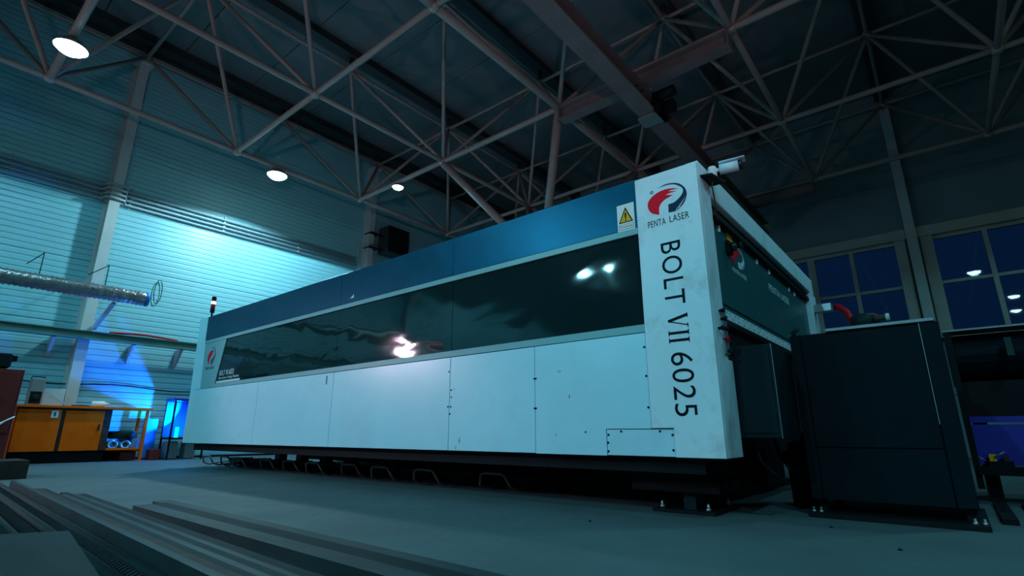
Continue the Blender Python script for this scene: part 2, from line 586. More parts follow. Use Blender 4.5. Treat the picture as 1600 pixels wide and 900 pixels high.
# ------------------------------------------------------------------ high-bay lamps
def make_lamp(x, y, ztop, label, drop=.06, group='high bay lamps hung from the roof truss'):
    z = ztop
    t = thing('high_bay_lamp', label, 'lamp', (x, y, z), group)
    MB().cyl((x, y, z + .1), (x, y, z + .1 + drop), .02, n=8).build('hanger', 'steel', t)
    MB().lathe((x, y, z), [(.12, .1), (.14, .09), (.14, .03), (.2, .02)], 20).build('ballast_housing', 'galv', t)
    MB().lathe((x, y, z), [(.14, .028), (.2, .024), (.22, -.03), (.212, -.03), (.19, .012)], 24, caps=False).build('reflector', 'galv', t)
    MB().lathe((x, y, z), [(.05, -.12), (.12, -.1), (.175, -.06), (.2, -.012), (.2, -.004)], 24).build('lens', 'lens', t)
    l = bpy.data.lights.new('lamp_light', 'SPOT')
    l.energy = LAMP_W
    l.color = LAMP_COL
    l.spot_size = R(156)
    l.spot_blend = .12
    l.shadow_soft_size = .1
    o = bpy.data.objects.new('bulb', l)
    COL.objects.link(o)
    o.parent = t
    o.location = (0, 0, -.17)
    return t, o
ztop = ZN_LO - .05 - .11
t, o = make_lamp(-9.39, .87, ztop, 'bright cyan lamp under the truss at far upper left')
o.data.energy = LAMP_W * .25
t, o = make_lamp(-10.9, 4.87, ztop, 'largest bright cyan lamp beside the left wall above the cable conduits')
o.data.energy = LAMP_W * 1.15
o.data.color = (.5, .88, 1)
t, o = make_lamp(-9.34, 7.05, ztop, 'small bright cyan lamp furthest back, above the blue machine top')
t.scale = (.62, .62, .62)
t.location.z += .04
o.data.energy = LAMP_W * .5
HID = [(-8.0, -4.9, 1), (-9.4, -9.1, 1), (-8.5, -9.3, 1), (-2.0, -5.4, 1), (3.2, -3.5, .8), (1.5, 5.8, .22), (2.9, .2, .6), (3.6, 8.6, .3)]
HLAB = ['cyan lamp behind the camera, reflected in the blue band', 'cyan lamp reflected as the left bright spot in the dark machine window',
        'cyan lamp reflected as the right bright spot in the dark machine window', 'cyan lamp high behind the camera lighting the white panels',
        'cyan lamp behind the camera at the right of the hall', 'cyan lamp reflected as the large spot in the night window',
        'cyan lamp reflected as a double streak low in the night window', 'cyan lamp reflected at the right edge of the night window']
for (x, y, w), lb in zip(HID, HLAB):
    t, o = make_lamp(x, y, ztop, lb)
    if w != 1:
        o.data.energy = LAMP_W * w

def floodlight(loc, aim, label, w, col, size, cone):
    t = thing('floodlight', label, 'floodlight', loc)
    d = (Vector(aim) - Vector(loc)).normalized()
    rot = d.to_track_quat('-Z', 'Y')
    hs = MB().box(-size - .03, size + .03, -size - .03, size + .03, .012, .13).box(-.06, .06, -.06, .06, .13, .2).build('housing', 'black', t, org=(0, 0, 0), bevel=.006)
    ln = MB().cyl((0, 0, 0), (0, 0, .01), size, n=28).build('lens', 'flood_lens', t, org=(0, 0, 0))
    for o in (hs, ln):
        o.rotation_mode = 'QUATERNION'
        o.rotation_quaternion = rot
    l = bpy.data.lights.new('flood_light', 'SPOT')
    l.energy = w; l.color = col; l.spot_size = R(cone); l.spot_blend = .6; l.shadow_soft_size = .12
    o = bpy.data.objects.new('bulb', l)
    COL.objects.link(o)
    o.parent = t
    o.rotation_mode = 'QUATERNION'
    o.rotation_quaternion = rot
    o.location = d * .03
floodlight((-12.15, -3.35, 2.92), (-4.6, 3.2, 1.5), 'white floodlight on the left wall behind the camera, mirrored low in the machine window', FLOOD_W, (1, .74, .95), .15, 44)
MB().box(-12.45, -12.2, -3.6, -3.5, 2.88, 2.96).build('mount_arm', 'black', bpy.data.objects['floodlight'])
floodlight((3.0, -3.0, .5), (-3.2, 2.6, 6.0), 'added warm fill light standing behind the camera and aimed up at the roof truss', WARM_FILL_W, (1, .68, .76), .18, 62)  # unseen fill lamp, added to warm the truss and the column top
floodlight((-11.4, -6.0, .6), (-6.5, 4.5, 8.5), 'added warm fill light standing by the left wall and aimed up at the roof truss', WARM_FILL_W * .5, (1, .66, .72), .18, 52)  # second unseen fill lamp, added to warm the truss from the left

# ------------------------------------------------------------------ left wall fittings
ct = thing('cable_conduits', 'four thin parallel conduits running along the left wall above the bright area', 'conduit', (XL + .1, 5, 5.1))
for k in range(4):
    z = 5.13 + .1 * k
    pts = [(XL + .06, -6, z)]
    for yc_ in (-3.8, 2.4):
        pts += [(XL + .06, yc_ - .22, z), (XL + .28, yc_ - .15, z), (XL + .28, yc_ + .15, z), (XL + .06, yc_ + .22, z)]
    pts.append((XL + .06, 8.3, z))
    MB().path(pts, .024, 8).build('conduit', 'conduit', ct)
    for yy in (2.2, 2.6):
        MB().lathe((XL + .06, yy, z), [(.032, -.03), (.032, .03)], 8, axis='y').build('conduit_sleeve', 'galv', ct)
for y in [-3 + 1.9 * k for k in range(6)]:
    MB().box(XL + .015, XL + .03, y - .02, y + .02, 5.08, 5.54).build('bracket', 'conduit', ct)

hu = thing('wall_heater', 'black boxy heater unit mounted high on the left wall column', 'heater', (XL + .24, 9.25, 5.6))
MB().box(XL + .35, XL + .85, 8.75, 9.55, 5.62, 6.45).build('casing', 'black_gloss', hu, bevel=.03)
mb = MB()
for k in range(7):
    mb.box(XL + .86, XL + .875, 8.82, 9.48, 5.72 + k * .1, 5.76 + k * .1)
mb.build('grille', 'black', hu)
for z in (5.8, 6.25):
    MB().box(XL + .01, XL + .36, 8.5, 8.8, z, z + .04).build('mount_arm', 'steel', hu)
MB().path([(XL + .12, 8.62, 6.1), (XL + .12, 8.62, 4.4)], .03).build('supply_pipe', 'galv', hu)
MB().path([(XL + .12, 8.25, 5.3), (XL + .12, 8.25, 5.72), (XL + .3, 8.4, 5.86), (XL + .45, 8.78, 5.95)], .02).build('supply_pipe', 'galv', hu)

# corrugated duct
dz, dx_ = 2.93, -11.35
du = thing('flexible_duct', 'crinkled silver foil duct running along the left wall with open end', 'duct', (dx_, 1.5, dz))
mb = MB()
prof = []
y = -4.0
k = 0
while y < 2.95:
    r = .125 + (.012 if k % 2 else -.004) + random.uniform(-.004, .004)
    prof.append((r, y)); y += .035; k += 1
mb.lathe((dx_, 0, dz - .0), prof, 18, axis='y', caps=False)
mb.build('duct_hose', 'duct', du)
MB().lathe((dx_, 2.93, dz), [(.128, 0), (.135, .01), (.135, .06), (.12, .06), (.118, .0)], 18, axis='y', caps=False).build('end_collar', 'bluepl', du)
for y in (.1, 1.4, 2.3):
    MB().path([(dx_, y, dz + .13), (dx_, y, dz + .5), (XL + .2, y - .05, dz + .55)], .008, 6).build('hanger_wire', 'steel', du)

gb = thing('wall_rail', 'long dark green steel rail on brackets along the left wall', 'rail', (XL + .3, 2, 2.2))
MB().box(XL + .22, XL + .4, -6, 7.8, 2.22, 2.24).box(XL + .29, XL + .32, -6, 7.8, 2.24, 2.36).box(XL + .24, XL + .38, -6, 7.8, 2.36, 2.375).build('rail', 'green', gb)
for y in (-3.4, -1.2, 1.0, 1.95, 3.2, 4.05, 5.6):
    MB().prism([(XL + .02, 1.86), (XL + .06, 1.86), (XL + .34, 2.2), (XL + .3, 2.22), (XL + .02, 2.22)], FY, y - .025, y + .025).build('bracket', 'column', gb)
solo(MB().path([(XL + .31, 2.75 + .1 * k, 2.39 + .035 * math.sin(k / 12 * PI)) for k in range(13)], .022, 6), 'red_cloth_strip', 'redpl',
     'thin red hose lying along the top of the green wall rail', 'hose', (XL + .31, 3.3, 2.38))
solo(MB().prism([(-12.5, 2.42), (-12.42, 2.42), (-11.42, 2.76), (-11.42, 2.8), (-12.5, 2.5)], FY, 2.47, 2.53), 'diagonal_bracket', 'column',
     'diagonal steel bracket holding the foil duct off the wall column', 'bracket', (-12.5, 2.5, 2.1))
solo(MB().path([(XL + .04, 3.5 + .07 * math.sin(t), 3.42 + .26 * math.cos(t)) for t in [2 * PI * k / 16 for k in range(17)]], .008, 6), 'wire_loop', 'steel',
     'small loop of dark wire hanging on the bright left wall', 'wire loop', (XL + .04, 3.5, 3.15))
solo(MB().path([(XL + .05, 1.6 + 3.4 * k / 12, 1.42 - .05 * k / 12 - .03 * math.sin(k * .9)) for k in range(13)], .012, 6), 'wall_cable', 'black',
     'dark cable sagging along the left wall above the orange workbench', 'cable', (XL + .05, 3.2, 1.38))

# ------------------------------------------------------------------ orange workbench
bx0, bx1 = -12.62, -12.1
WB = thing('workbench', 'long orange steel workbench with two cupboard doors against the left wall', 'workbench', (-12.3, 2.6, 0))
MB().box(bx0, bx1 + .06, 1.55, 3.62, .93, .97).build('worktop', 'orange', WB, bevel=.004)
MB().box(bx0, bx1 - .02, 1.62, 2.98, .2, .93).build('carcass', 'rust', WB)
MB().box(bx0, bx0 + .02, 1.6, 3.56, .01, .18).build('shade_back_board', 'black', WB)  # black sheet added to stand for the shade under the bench
MB().box(bx1 - .12, bx1 - .1, 1.66, 2.98, .0, .2).build('shade_kick_board', 'black', WB)  # added like the sheet behind, keeps the gap below the doors dark
MB().box(bx1 - .02, bx1 + .005, 1.66, 2.24, .2, .9).build('door', 'orange', WB, bevel=.004)
MB().box(bx1 - .02, bx1 + .005, 2.3, 2.86, .2, .89).build('door', 'orange', WB, bevel=.004)
lb = MB().box(bx1 + .005, bx1 + .008, 2.1, 2.2, .76, .88).build('number_label', 'paper', WB, label='white paper label with the number 1')
lettering('1', 'number_print', 'ink', lb, lambda u, v, w: (bx1 + .008 + w * .002, 2.14 + u * .02, .785 + v * .07))
MB().box(bx1 + .0, bx1 + .02, 2.8, 2.82, .55, .66).build('door_handle', 'steel', WB)
for y in (1.6, 3.52):
    for x in (bx0 + .02, bx1 - .03):
        MB().box(x, x + .045, y, y + .045, 0, .93).build('leg', 'orange', WB)
MB().box(bx1 - .03, bx1, 2.98, 3.52, .2, .24).build('cross_bar', 'orange', WB)
MB().box(bx0, bx0 + .03, 2.98, 3.52, .2, .24).build('cross_bar', 'orange', WB)
MB().box(bx0, bx1 - .02, 2.98, 3.52, .185, .2).build('shelf', 'rust', WB)
# things under the open end of the bench
for y0, z0, nm_ in ((3.05, .3, 'left'), (3.25, .3, 'right')):
    solo(MB().lathe((-12.3, y0 + .04, .2 + .09), [(.045, 0), (.075, 0), (.075, .0)], 16, axis='x', caps=False).lathe((-12.3, y0 + .04, .2 + .09), [(.05, -.1), (.085, -.1), (.085, .14), (.05, .14), (.05, -.1)], 16, axis='x', caps=False),
         'pipe_ring', 'galv', 'short galvanised pipe end under the workbench, %s of two' % nm_, 'pipe', (-12.3, y0 + .04, .2), 'pipe ends under the workbench')
solo(MB().lathe((-12.33, 3.25, .4), [(.2, 0), (.22, .02), (.22, .12), (.2, .14)], 24), 'steel_drum', 'steel', 'flat round steel drum lid stacked under the workbench', 'drum', (-12.33, 3.25, .4))
solo(MB().box(-12.5, -12.18, 3.38, 3.5, .2, .4), 'toolbox', 'greybox', 'grey metal box on the lower shelf of the workbench', 'box', (-12.3, 3.44, .2), bevel=.01)
solo(MB().box(-12.55, -12.2, 3.25, 3.5, .01, .17), 'storage_box', 'brown', 'brown box on the floor under the workbench', 'box', (-12.4, 3.4, 0), bevel=.008)
# on the bench
sp = thing('boombox', 'small black and grey radio speaker standing on the workbench', 'speaker', (-12.32, 1.85, .97))
MB().box(-12.42, -12.22, 1.76, 1.95, .97, 1.42).build('casing', 'greybox', sp, bevel=.012)
MB().box(-12.22, -12.212, 1.78, 1.93, 1.0, 1.2).build('front_grille', 'black', sp)
MB().lathe((-12.212, 1.855, 1.1), [(.045, 0), (.05, .006), (.03, .012)], 16, axis='x').build('speaker_cone', 'steel', sp)
MB().path([(-12.32, 1.765, 1.42), (-12.32, 1.765, 1.46), (-12.32, 1.945, 1.46), (-12.32, 1.945, 1.42)], .01, 6).build('carry_handle', 'black', sp)
cs = thing('white_case', 'flat white plastic bottle-shaped case lying on the workbench', 'case', (-12.3, 2.8, .97))
MB().lathe((-12.3, 2.8, 1.026), [(.02, -.13), (.05, -.12), (.055, .06), (.02, .12)], 12, axis='y').build('body', 'paper', cs)
MB().lathe((-12.3, 2.8, 1.026), [(.022, .12), (.022, .15)], 12, axis='y').build('cap', 'lblue', cs)
solo(MB().box(-12.38, -12.2, 2.4, 2.66, .972, .985).box(-12.38, -12.36, 2.4, 2.66, .985, 1.0), 'steel_tray', 'steel', 'low dark steel tray on the workbench beside the white case', 'tray', (-12.3, 2.5, .97))
solo(MB().prism([(2.05, 1.16), (2.06, 1.18), (2.36, 1.0), (2.35, .98)], FX, -12.42, -12.4), 'steel_ruler', 'foil', 'bright steel ruler leaning on the workbench beside the radio', 'ruler', (-12.4, 2.2, .98))
solo(MB().box(-12.56, -12.5, 2.0, 2.3, .975, 1.28), 'leaning_sheet', 'lblue', 'small glass sheet leaning at the back of the workbench', 'sheet', (-12.5, 2.15, .97))
# brown cabinet and black box at frame edge
bc = thing('brown_cabinet', 'tall dark reddish brown wooden cabinet at the left frame edge', 'cabinet', (-11.6, .95, 0))
MB().box(-11.9, -11.3, .5, 1.52, .12, 1.47).build('carcass', 'brown', bc, bevel=.006)
MB().box(-11.3, -11.28, .55, 1.48, .5, 1.43).build('door', 'brown', bc, bevel=.005)
MB().box(-11.28, -11.26, 1.26, 1.3, .9, 1.05).build('door_handle', 'steel', bc)
MB().box(-11.28, -11.277, .9, 1.16, 1.35, 1.4).build('paper_label', 'paper', bc)
for y in (.52, 1.45):
    for x in (-11.88, -11.38):
        MB().box(x, x + .06, y, y + .05, 0, .12).build('foot', 'brown', bc)
bb = thing('black_monitor', 'old black computer monitor on top of the brown cabinet', 'monitor', (-11.6, 1.05, 1.471))
MB().box(-11.7, -11.4, .6, 1.35, 1.5, 1.72).build('casing', 'black', bb, bevel=.02)
MB().box(-11.66, -11.5, .8, 1.0, 1.471, 1.5).build('stand', 'black', bb)
MB().prism([(1.3, 1.6), (1.42, 1.62), (1.42, 1.7), (1.3, 1.71)], FX, -11.6, -11.5).build('side_arm', 'black', bb)
for k, (za, zb) in enumerate(((.7, .2), (.66, .12))):
    solo(MB().path([(-11.25 + .02 * k, 1.52, .75), (-11.22, 1.42, .68), (-11.2, 1.24 - .12 * k, .5), (-11.18, 1.1 - .2 * k, zb + .1), (-11.15, .95 - .3 * k, zb)], .01, 6), 'white_cable', 'paper',
         ('white cable hanging over the side of the brown cabinet', 'second thinner white cable looping below the brown cabinet door')[k], 'cable', (-11.2, 1.2, zb))

# blue-lit booth by the wall
bo = thing('blue_booth', 'low open metal stand glowing with blue light beside the machine end', 'booth', (-12.2, 4.15, 0))
MB().box(-12.45, -11.95, 3.93, 4.6, 1.12, 1.19).build('top_tray', 'deepblue', bo, bevel=.01)
MB().box(-12.42, -12.4, 3.95, 4.58, .44, 1.12).build('back_panel', 'bluepl', bo)
for y in (3.94, 4.56):
    for x in (-12.44, -11.98):
        MB().box(x, x + .03, y, y + .03, 0, 1.12).build('leg', 'black', bo)
MB().box(-12.44, -11.95, 3.94, 4.59, .38, .42).build('shelf', 'black', bo)
MB().box(-12.2, -12.17, 4.1, 4.16, .42, .62).build('blue_tube', 'blue_led', bo)
MB().box(-12.2, -12.17, 4.28, 4.34, .42, .58).build('blue_tube', 'cyan_led', bo)
for y0 in (3.97, 4.3):
    MB().box(-12.35, -12.1, y0, y0 + .2, .02, .34).build('drawer_box', 'greybox', bo, bevel=.006)
solo(MB().box(-12.5, -12.46, 3.62, 3.86, .03, .78), 'blue_board', 'bluepl', 'blue board leaning on the wall between workbench and booth', 'board', (-12.48, 3.74, 0))
solo(MB().box(-12.25, -12.05, 3.68, 3.86, 0, .2), 'small_crate', 'brown', 'small brown crate on the floor by the blue board', 'crate', (-12.15, 3.77, 0), bevel=.006)
for (lx, ly, lz), (ax, ay, az), w, c in (((-12.0, 4.15, .75), (-12.75, 3.1, 1.5), BLUE_W, 105), ((-12.1, 4.2, .55), (-12.3, 2.6, .5), BLUE_W * .45, 100)):
    l = bpy.data.lights.new('blue_light', 'SPOT')
    l.energy = w; l.color = (.0, .16, 1); l.spot_size = R(c); l.spot_blend = .15; l.shadow_soft_size = .03
    o = bpy.data.objects.new('blue_bulb', l)
    COL.objects.link(o)
    o.parent = bo
    o.location = Vector((lx, ly, lz)) - Vector(bo.location)
    o.rotation_euler = (Vector((ax, ay, az)) - Vector((lx, ly, lz))).to_track_quat('-Z', 'Y').to_euler()

l = bpy.data.lights.new('blue_light', 'POINT')
l.energy = 9; l.color = (0, .22, 1); l.shadow_soft_size = .05
o = bpy.data.objects.new('blue_bulb', l)
COL.objects.link(o)
o.parent = bo
o.location = Vector((-12.08, 4.22, .75)) - Vector(bo.location)

# ------------------------------------------------------------------ the laser cutting machine
YM = 3.2
MA = thing('laser_cutting_machine', 'huge white and blue enclosed laser cutting machine with long dark window', 'cutting machine', (-5, 5, 0))
def mb_(*b): return MB().box(*b)
G = .0028
def front(x0, x1, z0, z1, name, m, t=.03, y=YM, bevel=.002, label=None):
    return MB().box(x0 + G, x1 - G, y, y + t, z0 + G, z1 - G).build(name, m, MA, bevel=bevel, label=label)
# inner body
MB().box(-9.08, -1.14, YM + .04, 6.95, .36, 1.2).box(-9.08, -1.14, YM + .06, 6.95, 1.2, 2.22).build('inner_body', 'frame', MA)
# white lower panels
zb, zt = .358, 1.147
for a, b in ((-9.15, -6.89), (-6.89, -5.155), (-5.155, -3.33), (-3.33, -2.405)):
    front(a, b, zb, zt, 'lower_panel', 'white')
MB().prism([(-2.405 + G, zb), (-1.81 - G, zb), (-1.81 - G, .526 + G), (-1.484 - G, .526 + G), (-1.484 - G, zt - G), (-2.405 + G, zt - G)], FY, YM, YM + .03).build('lower_panel', 'white', MA)
front(-1.81, -1.337, zb, .526, 'hatch_panel', 'white')
# left end post
MB().prism([(-9.15, zt + .004), (-8.79, zt + .004), (-8.9, 2.285), (-9.22, 2.285)], FY, YM, YM + .22).build('left_end_post', 'white', MA, bevel=.002)
MB().box(-9.2, -9.12, YM + .22, 7.0, .36, 2.28).build('left_end_panel', 'white', MA)
# grey frame round the windows
MB().prism([(-8.785, zt + .004), (-1.482, zt + .004), (-1.482, 1.203), (-8.285, 1.203), (-8.10, 1.86), (-8.868, 1.9)], FY, YM + .002, YM + .03).build('window_frame', 'teal_grey', MA)
MB().box(-8.868, -1.482, YM - .004, YM + .03, 1.848, 1.896).build('window_frame', 'teal_grey', MA, bevel=.002)
# blue band
for a, b in ((-8.88, -5.165), (-5.165, -3.34), (-3.34, -1.482)):
    if a < -8:
        MB().prism([(a + G, 1.9), (b - G, 1.9), (b - G, 2.27), (a - .02, 2.285)], FY, YM, YM + .03).build('blue_band_panel', 'blue', MA, bevel=.002)
    else:
        front(a, b, 1.896, 2.27, 'blue_band_panel', 'blue')
MB().box(-9.15, -1.05, YM + .03, 6.98, 2.22, 2.262).build('roof_panel', 'white', MA)
# dark windows
gy = YM + .014
MB().prism([(-8.285, 1.203), (-6.93, 1.203), (-6.93, 1.848), (-8.10, 1.848)], FY, gy, gy + .01).build('window_panel', 'acrylic', MA)
for a, b in ((-6.93, -5.165), (-5.165, -3.34), (-3.34, -1.482)):
    MB().box(a + .003, b - .003, gy, gy + .01, 1.203, 1.848).build('window_panel', 'acrylic', MA)
# lettering low in the left window
sg = MB().box(-8.262, -7.5, gy - .002, gy, 1.208, 1.235).build('caption_strip', 'lblue', MA)
lettering('BOLT VII 6025', 'caption_lettering', 'lblue', MA, lambda u, v, w: (-8.19 + u * .47, gy - .003 + w * .002, 1.31 + v * .075))
lettering('Fiber Laser Cutting Machine', 'caption_lettering', 'lblue', MA, lambda u, v, w: (-8.2 + u * .66, gy - .003 + w * .002, 1.248 + v * .045))
# right column
cz0, cz1 = zb, 2.252
MB().prism([(-1.48, .53), (-1.337 + .002, .53), (-1.337 + .002, cz0), (-1.034, cz0), (-1.034, cz1), (-1.48, cz1)], FY, YM - .012, YM + .02).build('column_front', 'white_col', MA, bevel=.003)
MB().box(-1.12, -1.0325, YM + .02, YM + .22, cz0, cz1 + .02).build('column_side', 'white_col', MA, bevel=.004)
MB().box(-1.1, -1.034, YM + .22, YM + .3, cz0, .95).build('column_side', 'white_col', MA, bevel=.004)
MB().box(-1.478, -1.12, YM + .02, YM + .22, cz1 - .03, cz1).build('column_top', 'white_col', MA)
yc = YM - .0125
RED = [(-0.0649, -0.0999), (-0.1101, -0.079), (-0.135, -0.0479), (-0.1429, -0.0093), (-0.1319, 0.024), (-0.1, 0.0511), (-0.0572, 0.0684), (-0.0101, 0.0744), (0.0465, 0.0662), (0.0846, 0.0518), (0.0401, 0.0574), (0.0089, 0.054), (0.0722, 0.0379), (0.0213, 0.0381), (-0.0113, 0.0326), (0.0423, 0.0174), (-0.0102, 0.0035), (-0.0445, -0.0199), (-0.0621, -0.0506)]
NAVY = [(-0.0606, 0.0999), (-0.007, 0.1109), (0.0498, 0.1047), (0.0932, 0.0848), (0.1234, 0.0514), (0.1365, 0.0144), (0.1333, -0.0197), (0.1132, -0.0603), (0.0775, -0.0906), (0.0429, -0.1041), (0.0027, -0.101), (0.0053, -0.0428), (0.0429, -0.0396), (0.0782, -0.0206), (0.1023, 0.0014), (0.1146, 0.027), (0.1089, 0.0501), (0.0865, 0.0726), (0.049, 0.0954), (-0.0019, 0.1032)]
def smooth_poly(P, k=2):
    n = len(P); out = []
    for i in range(n):
        a, b, c, d = P[i - 1], P[i], P[(i + 1) % n], P[(i + 2) % n]
        v1 = (b[0] - a[0], b[1] - a[1]); v2 = (c[0] - b[0], c[1] - b[1]); v3 = (d[0] - c[0], d[1] - c[1])
        def dot(p, q):
            lp = math.hypot(*p); lq = math.hypot(*q)
            return (p[0] * q[0] + p[1] * q[1]) / max(lp * lq, 1e-9)
        out.append(b)
        if dot(v1, v2) > .7 and dot(v2, v3) > .7:
            out.append((-.0625 * a[0] + .5625 * b[0] + .5625 * c[0] - .0625 * d[0], -.0625 * a[1] + .5625 * b[1] + .5625 * c[1] - .0625 * d[1]))
    return out
def emblem(parent, fn, m2='navy'):
    a = MB().prism(smooth_poly(RED), fn, 0, 1).build('emblem_left', 'red', parent)
    b = MB().prism(smooth_poly(NAVY), fn, 0, 1).build('emblem_right', m2, parent)
    # pale cuts across the right swoosh
    for (u0, v0), (u1, v1) in (((.055, -.098), (.128, -.02)), ((.075, -.088), (.134, -.012))):
        du_, dv = u1 - u0, v1 - v0
        L = math.hypot(du_, dv)
        nx, ny = -dv / L * .0022, du_ / L * .0022
        MB().prism([(u0 - nx, v0 - ny), (u1, v1), (u0 + nx, v0 + ny)], lambda u, v, w: fn(u, v, w * 1.2), 1, 1.6).build('emblem_cut', 'white_col' if m2 == 'navy' else 'teal_side', parent)
    return a, b
emblem(MA, lambda u, v, w: (-1.25 + u, yc - w * .0012, 2.04 + v))
ring = MB()
n = 16
for k in range(n):
    t0, t1 = 2 * PI * k / n, 2 * PI * (k + 1) / n
    ring.prism([(math.cos(t0) * .0065, math.sin(t0) * .0065), (math.cos(t0) * .0115, math.sin(t0) * .0115), (math.cos(t1) * .0115, math.sin(t1) * .0115), (math.cos(t1) * .0065, math.sin(t1) * .0065)],
               lambda u, v, w: (-1.356 + u, yc - w * .001, 2.119 + v), 0, 1)
ring.build('small_ring', 'ink', MA)
lettering('PENTA', 'name_lettering', 'ink', MA, lambda u, v, w: (-1.401 + u * .128, yc - w * .001, 1.862 + v * .048), -.002, 1.06)
lettering('LASER', 'name_lettering', 'ink', MA, lambda u, v, w: (-1.245 + u * .134, yc - w * .001, 1.866 + v * .048), -.002, 1.06)
def down(x0, x1, z0, z1):
    """text turned to read downwards, letter tops towards +x"""
    return lambda u, v, w: (x0 + v * (x1 - x0), yc - w * .001, z0 + u * (z1 - z0))
lettering('BOLT', 'model_lettering', 'ink', MA, down(-1.324, -1.187, 1.731, 1.302), .0, 1.12)
# roman numeral with serifs
def bar(mb, x0, z0, x1, z1, w):
    """stroke in the letter frame: u along the text, v up"""
    f = down(-1.317, -1.185, 1.238, 1.04)
    du_, dv = (x1 - x0), (z1 - z0)
    # work in metres in letter frame
    U, V = .198, .132
    ax, ay, bx_, by = x0 * U, z0 * V, x1 * U, z1 * V
    L = math.hypot(bx_ - ax, by - ay)
    nx, ny = -(by - ay) / L * w / 2, (bx_ - ax) / L * w / 2
    P = [(ax - nx, ay - ny), (bx_ - nx, by - ny), (bx_ + nx, by + ny), (ax + nx, ay + ny)]
    mb.prism([(p / U, q / V) for p, q in P], lambda u, v, k: f(u, v, k), 0, 1)
rn = MB()
bar(rn, .06, 1, .22, .02, .019); bar(rn, .22, .02, .4, 1, .007)
bar(rn, 0, .985, .14, .985, .006); bar(rn, .33, .985, .47, .985, .006)
for c in (.62, .86):
    bar(rn, c, 0, c, 1, .017)
    bar(rn, c - .085, .985, c + .085, .985, .006)
    bar(rn, c - .085, .015, c + .085, .015, .006)
rn.build('model_lettering', 'ink', MA)
lettering('6025', 'model_lettering', 'ink', MA, down(-1.316, -1.176, .991, .6), -.004, 1.05)
# warning sign
ws = MB().box(-1.636, -1.502, YM - .004, YM - .001, 1.893, 2.098).build('warning_sign', 'paper', MA, label='white warning sticker with a yellow triangle')
MB().prism([(-1.626, 1.955), (-1.512, 1.955), (-1.569, 2.075)], FY, YM - .0048, YM - .004).build('triangle_border', 'ink', ws)
MB().prism([(-1.613, 1.962), (-1.525, 1.962), (-1.569, 2.055)], FY, YM - .0056, YM - .0048).build('triangle', 'yellow', ws)
MB().prism([(-1.573, 1.985), (-1.565, 1.985), (-1.562, 2.03), (-1.576, 2.03)], FY, YM - .0062, YM - .0056).box(-1.574, -1.564, YM - .0062, YM - .0056, 1.968, 1.978).build('exclamation_mark', 'ink', ws)
MB().box(-1.627, -1.511, YM - .0046, YM - .004, 1.905, 1.943).build('caption_border', 'ink', ws)
MB().box(-1.624, -1.514, YM - .0052, YM - .0046, 1.908, 1.94).build('caption_box', 'paper', ws)
lettering('Warning,danger', 'caption', 'ink', ws, lambda u, v, w: (-1.62 + u * .102, YM - .0058 + w * .0006, 1.916 + v * .017))
# left emblem
def emL(u, v, w):
    return (-8.54 + u * .95 + .0, YM + .0018 - w * .0015, 1.63 + v * 1.25)
emblem(MA, emL)
lettering('PENTA LASER', 'name_lettering', 'ink', MA, lambda u, v, w: (-8.7 + u * .3, YM + .001 - w * .001, 1.43 + v * .04))
# screws
scm = MB().lathe((0, 0, 0), [(.0075, 0), (.0075, -.003), (.004, -.005)], 8, axis='y').mesh('screw')
scm.materials.append(M['ink'])
for x, z in [(-1.80, .44), (-1.795, .49), (-1.80, .385), (-1.35, .49), (-1.352, .4), (-1.70, .512), (-1.43, .512), (-1.497, .66), (-1.497, .86), (-1.497, 1.05),
             (-2.41, .9), (-2.395, .9), (-2.41, .68), (-2.395, .68), (-3.345, 1.02), (-3.31, .86), (-3.345, .72), (-3.31, .72), (-3.32, .66)]:
    inst('screw', scm, MA, Vector((x, YM + (-.012 if x > -1.48 and z > .53 else 0), z)) - Vector(MA.location))
MB().box(-5.3, -5.28, YM - .0015, YM - .0003, 1.02, 1.115).build('tape_strip', 'teal_side', MA)
MB().prism([(-4.98, 1.952), (-4.9, 1.948), (-4.905, 1.99), (-4.94, 1.965)], FY, YM - .0015, YM - .0003).build('paint_chip', 'paper', MA)
for x, z, a, b in ((-3.29, .86, .03, .012), (-3.315, .79, .014, .02), (-3.2, .42, .008, .05), (-3.24, .37, .006, .03), (-2.2, .93, .04, .02), (-2.1, .74, .006, .03), (-2.23, .48, .02, .02), (-1.98, .5, .014, .016)):
    MB().prism([(x, z), (x + a, z + b * .2), (x + a * .8, z + b), (x + a * .1, z + b * .8)], FY, YM - .001, YM - .0002).build('paint_chip', 'rust' if a < .02 else 'column', MA)
# side beam and far post
MB().box(-1.16, -1.04, YM + .22, 6.98, 2.09, 2.285).build('side_top_beam', 'white_col', MA, bevel=.006)
MB().box(-1.16, -1.04, 6.75, 7.05, .1, 2.09).build('far_post', 'white_col', MA, bevel=.004)
MB().box(-1.15, -1.08, YM + .22, 6.75, 2.03, 2.088).build('door_track', 'black', MA)
MB().box(-1.14, -1.06, YM + .22, 6.75, 1.99, 2.028).build('door_track', 'frame', MA)
for a, b in ((3.42, 4.95), (4.955, 6.745)):
    MB().box(-1.13, -1.1, a, b, 1.30, 1.985).build('side_door_panel', 'teal_side', MA, bevel=.002)
MB().box(-1.1, -1.094, 3.42, 6.74, 1.365, 1.371).build('door_seam', 'ink', MA)
MB().box(-1.14, -1.045, 3.4, 6.75, 1.228, 1.296).build('perforated_rail', 'white_col', MA, bevel=.002)
hm = MB().lathe((0, 0, 0), [(.006, 0), (.006, .0015)], 8, axis='x').mesh('rail_hole')
hm.materials.append(M['ink'])
for k in range(30):
    y = 3.47 + k * .062
    for z in ((1.28,) if k % 3 else ()) + ((1.247,) if k % 2 else ()):
        inst('rail_hole', hm, MA, Vector((-1.045, y, z)) - Vector(MA.location))
